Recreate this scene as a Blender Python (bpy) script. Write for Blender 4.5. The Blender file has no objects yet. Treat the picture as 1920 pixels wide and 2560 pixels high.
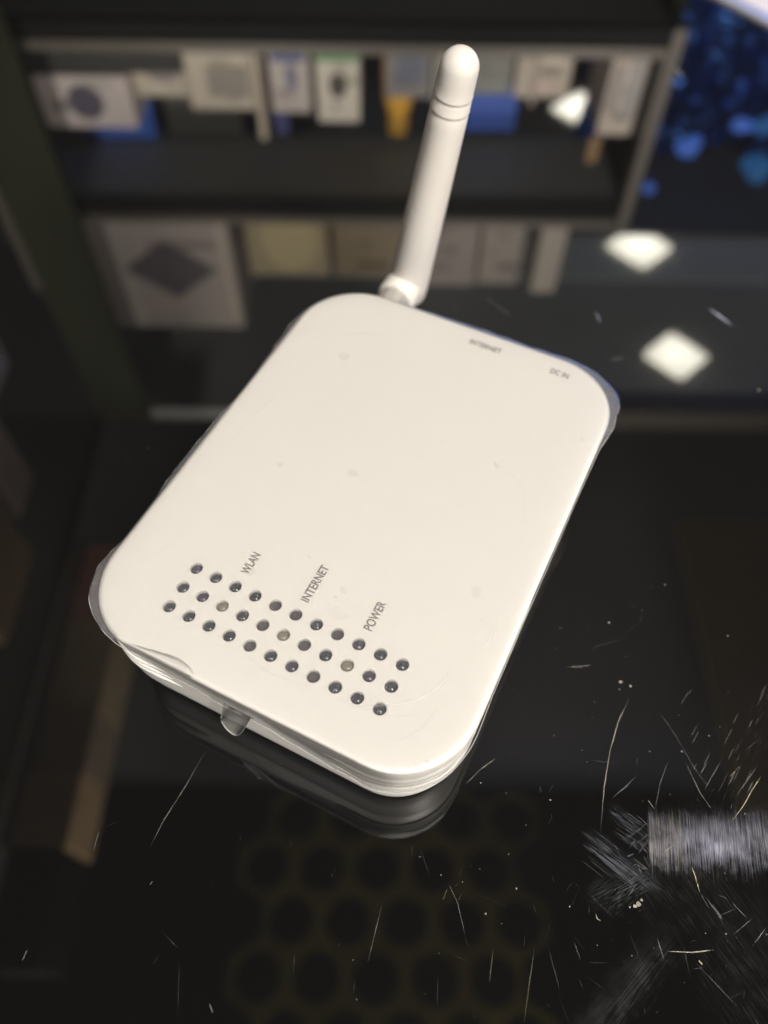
import bpy, bmesh, math, random
from mathutils import Vector, Matrix, noise

random.seed(7)
sc = bpy.context.scene
COL = sc.collection
R = math.radians

# ------------------------------------------------------------------ camera
cam_d = bpy.data.cameras.new("camera")
cam = bpy.data.objects.new("camera", cam_d)
COL.objects.link(cam)
right = Vector((0.99990, 0.01175, 0.00767)); down = Vector((0.01403, -0.83721, -0.54670)); fwd = Vector((0.0, 0.54675, -0.83730))
m = Matrix((right, -down, -fwd)).transposed().to_4x4()
m.translation = Vector((0.00239, -0.10569, 0.18167))
cam.matrix_world = m
cam_d.sensor_fit = 'VERTICAL'
cam_d.sensor_height = 36.0
cam_d.sensor_width = 27.0
cam_d.lens = 27.52
cam_d.clip_start = 0.005
cam_d.clip_end = 60.0
cam_d.dof.use_dof = True
cam_d.dof.focus_distance = 0.166
cam_d.dof.aperture_fstop = 7.8
sc.camera = cam

# ------------------------------------------------------------------ world, view
w = bpy.data.worlds.new("World"); sc.world = w; w.use_nodes = True
w.node_tree.nodes["Background"].inputs[0].default_value = (0.9, 0.95, 1.0, 1)
w.node_tree.nodes["Background"].inputs[1].default_value = 0.02
sc.view_settings.view_transform = 'Standard'
sc.view_settings.look = 'None'
sc.view_settings.exposure = 0.0
sc.view_settings.gamma = 1.0
sc.cycles.use_denoising = True
sc.cycles.max_bounces = 10
sc.cycles.transparent_max_bounces = 24
sc.cycles.sample_clamp_indirect = 6.0

# ------------------------------------------------------------------ room lamp and added lights
def area(name, loc, target, sx, sy, power, color):
    d = bpy.data.lights.new(name, 'AREA'); d.shape = 'RECTANGLE'; d.size = sx; d.size_y = sy
    d.energy = power; d.color = color
    o = bpy.data.objects.new(name, d); COL.objects.link(o)
    o.location = loc
    o.rotation_euler = (Vector(target) - Vector(loc)).to_track_quat('-Z', 'Y').to_euler()
    return o
def spot(name, loc, target, power, color, angle, blend=0.4, rad=0.06):
    d = bpy.data.lights.new(name, 'SPOT'); d.energy = power; d.color = color
    d.spot_size = R(angle); d.spot_blend = blend; d.shadow_soft_size = rad
    o = bpy.data.objects.new(name, d); COL.objects.link(o)
    o.location = loc
    o.rotation_euler = (Vector(target) - Vector(loc)).to_track_quat('-Z', 'Y').to_euler()
    return o
WARM = (1.0, 0.935, 0.855)
area("key_ceiling_lamp", (0.74, -1.00, 1.32), (0, 0, 0), 0.36, 2.0, 63.0, WARM)
area("fill_ceiling_lamp", (-0.55, -0.60, 1.65), (0, 0, 0), 0.5, 0.5, 4.0, (1.0, 0.94, 0.88))  # added soft fill from the left, not a known lamp
spot("shelf_spot", (-0.45, -0.75, 1.15), (-0.25, 1.05, 0.60), 150.0, (1.0, 0.92, 0.80), 44)  # added behind the camera to brighten the shelf fronts
spot("shelf_spot", (0.55, -0.75, 1.15), (0.25, 1.05, 0.58), 155.0, (1.0, 0.91, 0.80), 44)  # second added light on the shelf fronts
spot("low_shelf_spot", (-0.40, -1.35, 0.25), (-0.22, 1.10, 0.72), 270.0, (1.0, 0.97, 0.90), 25, 0.5, 0.05)  # added low down to brighten the shelf undersides
spot("low_shelf_spot", (0.45, -1.35, 0.25), (0.50, 1.20, 0.80), 430.0, (1.0, 0.97, 0.90), 27, 0.5, 0.05)  # second added low light, for undersides and soffit

# ------------------------------------------------------------------ material helpers
def mat(name, base=(0.5, 0.5, 0.5), rough=0.5, metal=0.0, ior=1.45, emit=None, es=0.0, noise_amt=0.0, noise_scale=50.0, bump=0.0, bump_scale=400.0, spec=0.5):
    ma = bpy.data.materials.new(name); ma.use_nodes = True
    nt = ma.node_tree; b = nt.nodes["Principled BSDF"]
    b.inputs["Base Color"].default_value = (*base, 1)
    b.inputs["Roughness"].default_value = rough
    b.inputs["Metallic"].default_value = metal
    b.inputs["IOR"].default_value = ior
    b.inputs["Specular IOR Level"].default_value = spec
    if emit:
        b.inputs["Emission Color"].default_value = (*emit, 1)
        b.inputs["Emission Strength"].default_value = es
    tc = nt.nodes.new("ShaderNodeTexCoord")
    if noise_amt > 0:
        n = nt.nodes.new("ShaderNodeTexNoise"); n.inputs["Scale"].default_value = noise_scale; n.inputs["Detail"].default_value = 5
        nt.links.new(tc.outputs["Object"], n.inputs["Vector"])
        mx = nt.nodes.new("ShaderNodeMix"); mx.data_type = 'RGBA'
        mx.inputs["A"].default_value = (*[c * (1 - noise_amt) for c in base], 1)
        mx.inputs["B"].default_value = (*[min(1, c * (1 + noise_amt)) for c in base], 1)
        nt.links.new(n.outputs["Fac"], mx.inputs["Factor"])
        nt.links.new(mx.outputs["Result"], b.inputs["Base Color"])
    if bump > 0:
        n2 = nt.nodes.new("ShaderNodeTexNoise"); n2.inputs["Scale"].default_value = bump_scale; n2.inputs["Detail"].default_value = 3
        nt.links.new(tc.outputs["Object"], n2.inputs["Vector"])
        bp = nt.nodes.new("ShaderNodeBump"); bp.inputs["Strength"].default_value = bump; bp.inputs["Distance"].default_value = 0.0004
        nt.links.new(n2.outputs["Fac"], bp.inputs["Height"])
        nt.links.new(bp.outputs["Normal"], b.inputs["Normal"])
    return ma

M = {}
M['shell'] = mat("white_plastic", (0.83, 0.81, 0.775), 0.42, noise_amt=0.015, noise_scale=60, bump=0.06, bump_scale=2500)
M['antenna'] = mat("antenna_plastic", (0.74, 0.705, 0.655), 0.5, noise_amt=0.02, noise_scale=40, bump=0.05, bump_scale=3000)
M['collar'] = mat("collar_plastic", (0.78, 0.75, 0.69), 0.38)
M['connector'] = mat("connector_metal", (0.55, 0.53, 0.49), 0.35, metal=0.4, noise_amt=0.05, noise_scale=300)
M['lens'] = mat("smoked_lens", (0.055, 0.06, 0.075), 0.04, ior=1.6)
M['lens_violet'] = mat("smoked_lens_violet", (0.075, 0.065, 0.10), 0.04, ior=1.6)
M['lens_taupe'] = mat("clear_lamp_lens", (0.25, 0.225, 0.19), 0.05, ior=1.55)
M['lens_wet'] = mat("film_kissed_lens", (0.11, 0.10, 0.11), 0.07, ior=1.6, bump=0.6, bump_scale=800)
M['ink'] = mat("grey_ink", (0.22, 0.20, 0.188), 0.6)
M['rubber'] = mat("black_rubber", (0.02, 0.02, 0.02), 0.8)
M['socket'] = mat("socket_black", (0.03, 0.03, 0.035), 0.4)

# ---- clear film: see-through with a fresnel sheen and a faint milky haze
def film_mat(name, haze, tint, gloss_rough, extra):
    ma = bpy.data.materials.new(name); ma.use_nodes = True
    nt = ma.node_tree; nt.nodes.clear()
    out = nt.nodes.new("ShaderNodeOutputMaterial")
    tr = nt.nodes.new("ShaderNodeBsdfTransparent"); tr.inputs[0].default_value = (0.985, 0.985, 0.98, 1)
    df = nt.nodes.new("ShaderNodeBsdfDiffuse"); df.inputs[0].default_value = (*tint, 1)
    gl = nt.nodes.new("ShaderNodeBsdfGlossy"); gl.inputs["Roughness"].default_value = gloss_rough
    tc = nt.nodes.new("ShaderNodeTexCoord")
    n = nt.nodes.new("ShaderNodeTexNoise"); n.inputs["Scale"].default_value = 45.0; n.inputs["Detail"].default_value = 6.0; n.inputs["Distortion"].default_value = 1.2
    nt.links.new(tc.outputs["Object"], n.inputs["Vector"])
    rp = nt.nodes.new("ShaderNodeMapRange"); rp.inputs[1].default_value = 0.42; rp.inputs[2].default_value = 0.72
    rp.inputs[3].default_value = haze * 0.4; rp.inputs[4].default_value = haze * 1.6
    nt.links.new(n.outputs["Fac"], rp.inputs[0])
    m1 = nt.nodes.new("ShaderNodeMixShader"); nt.links.new(rp.outputs[0], m1.inputs[0])
    nt.links.new(tr.outputs[0], m1.inputs[1]); nt.links.new(df.outputs[0], m1.inputs[2])
    fr = nt.nodes.new("ShaderNodeFresnel"); fr.inputs[0].default_value = 1.45
    mu = nt.nodes.new("ShaderNodeMath"); mu.operation = 'MULTIPLY'; mu.inputs[1].default_value = extra; mu.use_clamp = True
    nt.links.new(fr.outputs[0], mu.inputs[0])
    n2 = nt.nodes.new("ShaderNodeTexNoise"); n2.inputs["Scale"].default_value = 160.0; n2.inputs["Detail"].default_value = 2.0
    nt.links.new(tc.outputs["Object"], n2.inputs["Vector"])
    bp = nt.nodes.new("ShaderNodeBump"); bp.inputs["Strength"].default_value = 0.35; bp.inputs["Distance"].default_value = 0.0006
    nt.links.new(n2.outputs["Fac"], bp.inputs["Height"]); nt.links.new(bp.outputs[0], gl.inputs["Normal"])
    m2 = nt.nodes.new("ShaderNodeMixShader"); nt.links.new(mu.outputs[0], m2.inputs[0])
    nt.links.new(m1.outputs[0], m2.inputs[1]); nt.links.new(gl.outputs[0], m2.inputs[2])
    nt.links.new(m2.outputs[0], out.inputs[0])
    return ma
M['film'] = film_mat("clear_film", 0.07, (0.52, 0.51, 0.50), 0.08, 0.8)
M['film_flap'] = film_mat("clear_film_overhang", 0.22, (0.74, 0.74, 0.76), 0.10, 2.0)
M['film_edge'] = film_mat("film_cut_edge", 0.6, (0.9, 0.89, 0.87), 0.2, 1.8)  # pale tone also paints in the bright rim highlights

# ---- black glass top
M['glass'] = mat("black_glass", (0.006, 0.006, 0.006), 0.012, ior=1.62)
nt = M['glass'].node_tree; b = nt.nodes["Principled BSDF"]
tc = nt.nodes.new("ShaderNodeTexCoord")
n = nt.nodes.new("ShaderNodeTexNoise"); n.inputs["Scale"].default_value = 18.0; n.inputs["Detail"].default_value = 6.0
nt.links.new(tc.outputs["Object"], n.inputs["Vector"])
mr = nt.nodes.new("ShaderNodeMapRange"); mr.inputs[1].default_value = 0.35; mr.inputs[2].default_value = 0.75; mr.inputs[3].default_value = 0.012; mr.inputs[4].default_value = 0.04
nt.links.new(n.outputs["Fac"], mr.inputs[0]); nt.links.new(mr.outputs[0], b.inputs["Roughness"])

# rubbed areas worn into the glass, the lamp highlight on them painted as pale streaks
def add_scuff_sheen(ma, patches):
    nt = ma.node_tree; bs = nt.nodes["Principled BSDF"]; out = nt.nodes["Material Output"]
    tc = nt.nodes.new("ShaderNodeTexCoord")
    def math_(op, a_, b_=None, clamp=False):
        n_ = nt.nodes.new("ShaderNodeMath"); n_.operation = op; n_.use_clamp = clamp
        for k, v in enumerate((a_, b_)):
            if v is None: continue
            if isinstance(v, (int, float)): n_.inputs[k].default_value = v
            else: nt.links.new(v, n_.inputs[k])
        return n_.outputs[0]
    def step(v, a_, b_):
        n_ = nt.nodes.new("ShaderNodeMapRange"); n_.interpolation_type = 'SMOOTHSTEP'
        n_.inputs[1].default_value = a_; n_.inputs[2].default_value = b_; n_.inputs[3].default_value = 0; n_.inputs[4].default_value = 1
        nt.links.new(v, n_.inputs[0]); return n_.outputs[0]
    cur = bs.outputs[0]
    for (cx, cy, ang, u0, u1, su0, su1, hv, sv, fu, fv, amt, lo, hi, col, *shear) in patches:
        mp = nt.nodes.new("ShaderNodeMapping"); mp.vector_type = 'TEXTURE'
        mp.inputs["Location"].default_value = (cx * .001, cy * .001, 0); mp.inputs["Rotation"].default_value = (0, 0, R(ang)); mp.inputs["Scale"].default_value = (.001, .001, .001)
        nt.links.new(tc.outputs["Object"], mp.inputs["Vector"])
        sx = nt.nodes.new("ShaderNodeSeparateXYZ"); nt.links.new(mp.outputs[0], sx.inputs[0])
        wn = nt.nodes.new("ShaderNodeTexNoise"); wn.inputs["Scale"].default_value = .45; wn.inputs["Detail"].default_value = 4
        nt.links.new(mp.outputs[0], wn.inputs["Vector"])
        wob = math_('MULTIPLY', math_('SUBTRACT', wn.outputs["Fac"], .5), sv * 1.6)
        u = sx.outputs[0]
        if shear: u = math_('ADD', u, math_('MULTIPLY', sx.outputs[1], -shear[0]))
        cm = nt.nodes.new("ShaderNodeCombineXYZ"); nt.links.new(math_('MULTIPLY', u, fu), cm.inputs[0]); nt.links.new(math_('MULTIPLY', sx.outputs[1], fv), cm.inputs[1])
        n1 = nt.nodes.new("ShaderNodeTexNoise"); n1.inputs["Scale"].default_value = 1; n1.inputs["Detail"].default_value = 5; n1.inputs["Roughness"].default_value = .72
        nt.links.new(cm.outputs[0], n1.inputs["Vector"])
        v = math_('ADD', math_('ADD', sx.outputs[1], wob), math_('MULTIPLY', math_('SUBTRACT', n1.outputs["Fac"], .5), sv * 3.0))
        mask = math_('MULTIPLY', step(math_('ADD', v, 0), -hv - sv, -hv + sv), step(math_('MULTIPLY', v, -1), -hv - sv, -hv + sv))
        mask = math_('MULTIPLY', mask, math_('MULTIPLY', step(u, u0 - su0, u0 + su0), step(math_('MULTIPLY', u, -1), -u1 - su1, -u1 + su1)))
        n3 = nt.nodes.new("ShaderNodeTexNoise"); n3.inputs["Scale"].default_value = .22; n3.inputs["Detail"].default_value = 3
        nt.links.new(mp.outputs[0], n3.inputs["Vector"])
        st_ = math_('MULTIPLY', step(n1.outputs["Fac"], lo, hi), step(n3.outputs["Fac"], .22, .72))
        f = math_('MULTIPLY', math_('MULTIPLY', mask, st_), amt, True)
        df = nt.nodes.new("ShaderNodeBsdfDiffuse"); df.inputs[0].default_value = (*col, 1)
        mx = nt.nodes.new("ShaderNodeMixShader"); nt.links.new(f, mx.inputs[0]); nt.links.new(cur, mx.inputs[1]); nt.links.new(df.outputs[0], mx.inputs[2])
        cur = mx.outputs[0]
    nt.links.new(cur, out.inputs["Surface"])
#   centre(mm)   angle  along u: start end softness   half width, soft   streak freq u,v   amount, streak range, colour
add_scuff_sheen(M['glass'], [
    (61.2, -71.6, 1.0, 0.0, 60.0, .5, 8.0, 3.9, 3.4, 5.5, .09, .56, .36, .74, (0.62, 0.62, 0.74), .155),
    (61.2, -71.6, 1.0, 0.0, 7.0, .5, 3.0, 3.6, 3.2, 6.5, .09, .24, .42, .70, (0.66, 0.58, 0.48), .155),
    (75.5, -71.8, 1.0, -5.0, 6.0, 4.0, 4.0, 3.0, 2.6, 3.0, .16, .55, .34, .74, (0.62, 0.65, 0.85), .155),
    (55.2, -76.0, -37.0, -7.5, 7.5, 3.0, 3.0, 1.2, 2.0, .16, 5.2, .33, .46, .72, (0.58, 0.64, 0.76)),
    (58.0, -68.0, -40.0, -5.0, 4.4, 2.0, .8, 1.0, 1.9, .18, 5.4, .30, .48, .74, (0.60, 0.63, 0.74)),
    (53.0, -81.0, 28.0, -5.5, 6.0, 3.0, 3.0, 2.2, 2.8, .35, 3.6, .20, .42, .74, (0.55, 0.62, 0.62)),
    (50.0, -101.0, 44.0, -14.0, 13.0, 6.0, 6.0, 1.8, 3.2, .10, 2.6, .10, .30, .75, (0.62, 0.62, 0.62)),
    (76.0, -88.0, -60.0, -18.0, 18.0, 9.0, 9.0, 9.0, 8.0, .12, 3.4, .05, .40, .78, (0.62, 0.62, 0.62)),
    (84.0, -52.0, 57.0, -16.0, 16.0, 6.0, 6.0, 7.0, 6.0, .12, 4.4, .08, .50, .80, (0.62, 0.60, 0.56)),
])

# ---- scratches: glints painted as pale tone, each ribbon's strength in a vertex attribute
def scratch_mat():
    ma = bpy.data.materials.new("scratch_marks"); ma.use_nodes = True
    nt = ma.node_tree; nt.nodes.clear()
    out = nt.nodes.new("ShaderNodeOutputMaterial")
    at = nt.nodes.new("ShaderNodeVertexColor"); at.layer_name = "tone"
    tr = nt.nodes.new("ShaderNodeBsdfTransparent")
    df = nt.nodes.new("ShaderNodeBsdfDiffuse"); nt.links.new(at.outputs["Color"], df.inputs[0])
    mx = nt.nodes.new("ShaderNodeMixShader"); nt.links.new(at.outputs["Alpha"], mx.inputs[0])
    nt.links.new(tr.outputs[0], mx.inputs[1]); nt.links.new(df.outputs[0], mx.inputs[2])
    nt.links.new(mx.outputs[0], out.inputs[0])
    return ma
M['scratch'] = scratch_mat()

M['alu'] = mat("edge_aluminium", (0.55, 0.57, 0.68), 0.35, metal=0.5)
M['laminate'] = mat("white_laminate", (0.78, 0.74, 0.76), 0.5, noise_amt=0.03, noise_scale=20)
M['dark_trim'] = mat("black_trim", (0.010, 0.010, 0.010), 0.6, spec=0.1)
M['pale_trim'] = mat("pale_trim", (0.125, 0.108, 0.088), 0.4, noise_amt=0.15, noise_scale=12)
M['board'] = mat("shelf_board_dark", (0.36, 0.37, 0.35), 0.6, noise_amt=0.12, noise_scale=9)
M['soffit'] = mat("soffit_paint", (0.55, 0.56, 0.54), 0.7, noise_amt=0.12, noise_scale=6)
M['soffit_band'] = mat("soffit_band_paint", (0.85, 0.88, 0.83), 0.6, noise_amt=0.1, noise_scale=6)
M['room_dark'] = mat("dark_wall_paint", (0.16, 0.16, 0.165), 0.8, noise_amt=0.2, noise_scale=4)
M['olive'] = mat("olive_panel", (0.036, 0.040, 0.024), 0.7, noise_amt=0.15, noise_scale=8, spec=0.12)
M['lamp'] = mat("frosted_lamp", (0.9, 0.9, 0.85), 0.4, emit=(1.0, 0.955, 0.80), es=10.5)
nt = M['lamp'].node_tree; tc = nt.nodes.new("ShaderNodeTexCoord"); ln_ = nt.nodes.new("ShaderNodeVectorMath"); ln_.operation = 'LENGTH'
nt.links.new(tc.outputs["Object"], ln_.inputs[0]); mr = nt.nodes.new("ShaderNodeMapRange"); mr.interpolation_type = 'SMOOTHSTEP'
for k_, v_ in ((1, .008), (2, .085), (3, 16.0), (4, 8.0)): mr.inputs[k_].default_value = v_
nt.links.new(ln_.outputs["Value"], mr.inputs[0]); nt.links.new(mr.outputs[0], nt.nodes["Principled BSDF"].inputs["Emission Strength"])
M['lamp_rim'] = mat("lamp_rim", (0.5, 0.48, 0.42), 0.4)
M['grille'] = mat("grille_metal", (0.24, 0.19, 0.05), 0.5, noise_amt=0.7, noise_scale=6)
M['blue_led'] = mat("blue_led", (0.02, 0.05, 0.2), 0.3, emit=(0.12, 0.28, 1.0), es=2.6)
M['cyan_led'] = mat("cyan_led", (0.02, 0.08, 0.2), 0.3, emit=(0.08, 0.36, 0.90), es=1.3)
M['blue_screen'] = mat("blue_screen", (0.02, 0.05, 0.2), 0.3, emit=(0.08, 0.27, 1.0), es=4.5)

# ------------------------------------------------------------------ object helpers
def link(name, me, parent=None, ma=None, loc=None):
    o = bpy.data.objects.new(name, me); COL.objects.link(o)
    if ma is not None and me is not None:
        me.materials.append(ma)
    if parent is not None:
        o.parent = parent
    if loc is not None:
        o.location = loc
    return o
def from_bm(name, bm, ma=None, parent=None, smooth=False, loc=None):
    bmesh.ops.recalc_face_normals(bm, faces=bm.faces[:])
    me = bpy.data.meshes.new(name)
    if smooth:
        for f in bm.faces: f.smooth = True
    bm.to_mesh(me); bm.free()
    return link(name, me, parent, ma, loc)
def empty(name, loc=(0, 0, 0), rz=0.0):
    o = bpy.data.objects.new(name, None); COL.objects.link(o)
    o.empty_display_size = 0.02
    o.location = loc; o.rotation_euler = (0, 0, rz)
    return o
def tag(o, label=None, cat=None, group=None, kind=None):
    if label: o["label"] = label
    if cat: o["category"] = cat
    if group: o["group"] = group
    if kind: o["kind"] = kind
    return o
def add_box(bm, x0, x1, y0, y1, z0, z1, bev=0.0):
    vs = [bm.verts.new(p) for p in ((x0, y0, z0), (x1, y0, z0), (x1, y1, z0), (x0, y1, z0), (x0, y0, z1), (x1, y0, z1), (x1, y1, z1), (x0, y1, z1))]
    fs = [bm.faces.new([vs[i] for i in q]) for q in ((0, 3, 2, 1), (4, 5, 6, 7), (0, 1, 5, 4), (1, 2, 6, 5), (2, 3, 7, 6), (3, 0, 4, 7))]
    if bev > 0:
        es = list({e for f in fs for e in f.edges})
        bmesh.ops.bevel(bm, geom=es, offset=bev, segments=2, affect='EDGES', profile=0.6)
def box(name, x0, x1, y0, y1, z0, z1, ma, parent=None, bev=0.0):
    bm = bmesh.new(); add_box(bm, x0, x1, y0, y1, z0, z1, bev)
    return from_bm(name, bm, ma, parent)

# ------------------------------------------------------------------ counter
# polygon with the diagonally cut far right corner
cnt = empty("counter", (0, 0, 0))
tag(cnt, "black glass counter top, scratched and mirror-glossy, under the white router", "counter", kind="structure")
poly = [(-0.9, -0.32), (0.55, -0.32), (0.55, -0.235), (0.0485, 0.470), (-0.9, 0.470)]
bm = bmesh.new()
top = [bm.verts.new((x, y, 0)) for x, y in poly]; bot = [bm.verts.new((x, y, -0.012)) for x, y in poly]
bm.faces.new(top); bm.faces.new(bot[::-1])
for i in range(len(poly)):
    j = (i + 1) % len(poly)
    bm.faces.new((top[i], bot[i], bot[j], top[j]))
gl = from_bm("glass_top", bm, M['glass'], cnt)
d = Vector((0.0485 - 0.55, 0.470 + 0.235, 0)).normalized(); nrm = Vector((d.y, -d.x, 0))
bm = bmesh.new()
a = Vector((0.55, -0.235, 0)); L = (Vector((0.0485, 0.470, 0)) - a).length
prof = [(0.0006, -0.013), (0.0006, 0.0008), (0.0016, 0.0018), (0.0075, 0.0018), (0.0085, 0.0008), (0.0085, -0.013)]
va = [bm.verts.new(a + nrm * p + Vector((0, 0, q))) for p, q in prof]; vb = [bm.verts.new(a + d * L + nrm * p + Vector((0, 0, q))) for p, q in prof]
for i in range(len(prof) - 1): bm.faces.new((va[i], va[i + 1], vb[i + 1], vb[i]))
bm.faces.new(va); bm.faces.new(vb[::-1])
from_bm("edge_trim", bm, M['alu'], cnt)
box("counter_front", -0.9, 0.54, -0.31, -0.29, -0.9, -0.0125, M['dark_trim'], cnt)
# neighbouring pale counter past the cut corner
nb = bmesh.new()
p = [a + nrm * 0.010, a + d * L + nrm * 0.010, a + d * L + nrm * 0.45, a + nrm * 0.45]
t = [nb.verts.new(v + Vector((0, 0, -0.004))) for v in p]; u = [nb.verts.new(v + Vector((0, 0, -0.03))) for v in p]
nb.faces.new(t); nb.faces.new(u[::-1])
for i in range(4): nb.faces.new((t[i], u[i], u[(i + 1) % 4], t[(i + 1) % 4]))
o = from_bm("side_counter", nb, M['laminate'])
tag(o, "pale lilac white counter beyond the cut corner of the black glass", "counter")

# ------------------------------------------------------------------ scratches and dust on the glass
class Ribbons:
    def __init__(s): s.v = []; s.f = []; s.c = []
    def line(s, pts, wd, col, al, z=0.00006, wob=0.0, fade=True, seg=4):
        P = []
        for i in range(len(pts) - 1):
            for k in range(seg):
                t = k / seg
                P.append((pts[i][0] + (pts[i + 1][0] - pts[i][0]) * t, pts[i][1] + (pts[i + 1][1] - pts[i][1]) * t))
        P.append(pts[-1][:2]); n = len(P); b0 = len(s.v)
        for i, (x, y) in enumerate(P):
            q0 = P[max(0, i - 1)]; q1 = P[min(n - 1, i + 1)]
            dx, dy = q1[0] - q0[0], q1[1] - q0[1]; l = math.hypot(dx, dy) or 1
            nx, ny = -dy / l, dx / l
            ex = min(i, n - 1 - i) / max(1, n - 1)
            k = (0.25 + 0.75 * min(1, ex * 4)) if fade else 1
            wv = wd * k * (1 + random.uniform(-.35, .35))
            o = random.uniform(-wob, wob)
            aa = al * (random.uniform(.55, 1.15)) * (min(1, 0.25 + ex * 5) if fade else 1)
            for sg in (-1, 1):
                s.v.append((x + nx * (o + sg * wv / 2), y + ny * (o + sg * wv / 2), z)); s.c.append((*col, min(1, aa)))
        for i in range(n - 1):
            q = b0 + 2 * i; s.f.append((q, q + 1, q + 3, q + 2))
    def dot(s, x, y, r, col, al):
        b0 = len(s.v); k = 7; ph = random.uniform(0, 6.3); st = random.uniform(.5, 1.6)
        for i in range(k):
            a_ = ph + i * 6.2832 / k; rr = r * random.uniform(.7, 1.2)
            s.v.append((x + rr * math.cos(a_) * st, y + rr * math.sin(a_), 0.00009)); s.c.append((*col, al))
        s.f.append(tuple(range(b0, b0 + k)))
    def build(s, name, parent, sc_=0.001, zz=None):
        me = bpy.data.meshes.new(name)
        if zz is not None: s.v = [(v[0], v[1], zz) for v in s.v]
        me.from_pydata([(x * sc_, y * sc_, z) for x, y, z in s.v], [], s.f)
        ca = me.color_attributes.new("tone", 'FLOAT_COLOR', 'POINT')
        for i, c in enumerate(s.c): ca.data[i].color = c
        o = link(name, me, parent, M['scratch']); o["kind"] = "stuff"
        return o
W_ = (0.80, 0.74, 0.62); B_ = (0.60, 0.64, 0.80); G_ = (0.55, 0.55, 0.55); Y_ = (0.85, 0.78, 0.50)
rb = Ribbons()
for pts, wd, col, al in [
    ([(-38.0, -53.6), (-41.5, -61.7), (-45.0, -68.7), (-47.1, -74.2)], .16, W_, .42),
    ([(61.8, -39.8), (58.4, -45.5), (55.6, -52.0), (53.0, -60.4), (50.9, -69.8)], .19, W_, .65),
    ([(68.7, -43.1), (71.5, -48.6), (74.3, -56.0), (76.6, -60.1)], .15, G_, .4),
    ([(29.4, -54.0), (25.5, -56.7), (21.4, -60.5)], .16, W_, .45),
    ([(47.6, -31.9), (51, -31.7), (54.1, -31.2)], .2, W_, .4),
    ([(89.1, -57.6), (85.9, -61.2), (83.5, -64.2), (79.9, -67.7)], .22, Y_, .75),
    ([(69.4, -76.8), (69.8, -78.7), (70.1, -81.8)], .24, Y_, .85),
    ([(70.1, -81.8), (71.5, -85.0)], .14, G_, .4),
    ([(72.5, -54.7), (74.5, -61.6), (76.4, -65.1)], .16, W_, .5),
    ([(68.5, -54.5), (65.8, -59.5), (63.7, -65.0)], .16, G_, .5),
    ([(62.4, -63.1), (63.6, -65.1)], .17, W_, .7),
    ([(89.1, -55.0), (81.9, -62.6)], .14, G_, .5), ([(85.1, -55.1), (82.0, -57.8)], .15, Y_, .5),
    ([(80.7, -54.3), (75.5, -60.8)], .14, G_, .4), ([(77.8, -54.2), (75.2, -57.5)], .15, G_, .5),
    ([(55.5, -62.0), (59.0, -59.6)], .13, G_, .5), ([(72.3, -84.0), (73.9, -86.9)], .2, G_, .6),
    ([(54.3, -63.0), (61.0, -57.7)], .1, G_, .4), ([(64.0, -74.1), (66.4, -72.4)], .18, W_, .7),
    ([(54.8, -82.8), (57.4, -79.9)], .12, B_, .5),
    ([(61.3, -92.8), (66.2, -92.9), (70.8, -92.4)], .24, W_, .7),
    ([(66.6, -94.7), (70.1, -98.6), (73.4, -102.3)], .13, G_, .4), ([(71.2, -82.6), (73.8, -87.3)], .15, G_, .5),
    ([(76.4, -83.6), (79.0, -86.6)], .16, G_, .5), ([(47.6, -86.1), (47.8, -87.1), (48.5, -87.4)], .25, W_, .8),
    ([(17.2, -80.8), (19.0, -84.7), (20.2, -90.3)], .15, G_, .45), ([(16.9, -81.7), (15.9, -83.9)], .15, Y_, .35),
    ([(59.6, -90.4), (60.3, -94.5)], .18, G_, .5), ([(67.3, -94.3), (67.9, -95.1)], .3, Y_, .7),
    ([(82.5, -88.2), (79.3, -91.2)], .16, G_, .5), ([(80.0, -86.6), (75.4, -89.6)], .14, G_, .4),
    ([(34.2, -92.6), (31.0, -105.3)], .18, Y_, .25), ([(25.8, -92.7), (24.7, -98.8)], .2, Y_, .18),
    ([(42.4, -91.3), (43.4, -94.5)], .18, G_, .35), ([(37.1, -92.6), (38.6, -99.8)], .16, G_, .25),
    ([(-58.8, -70.9), (-59.2, -75.6)], .15, G_, .4), ([(-68.5, -94.1), (-69.1, -96.1)], .28, G_, .35),
    ([(3.1, -84.9), (0.4, -95.5)], .15, G_, .35), ([(-45.4, -81.1), (-45.9, -81.8)], .25, G_, .5),
    ([(-30.5, -102.8), (-29.6, -104.5)], .3, G_, .25),
    ([(110.1, 96.5), (113.2, 92.6), (116.7, 87.8)], .7, B_, .7), ([(72.1, 94.0), (72.9, 88.6)], .6, B_, .35),
    ([(73.2, 71.9), (78.5, 73.0)], .6, G_, .18), ([(35.1, 101.2), (44.4, 90.2)], .5, G_, .12),
    ([(128.0, 250.0), (131.0, 243.0)], 2.2, G_, .35), ([(150.0, 135.0), (158.0, 119.0)], .8, B_, .45)]:
    rb.line(pts, wd * (.52 if wd < .3 else .8), col, al, wob=.02, seg=5)
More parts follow.
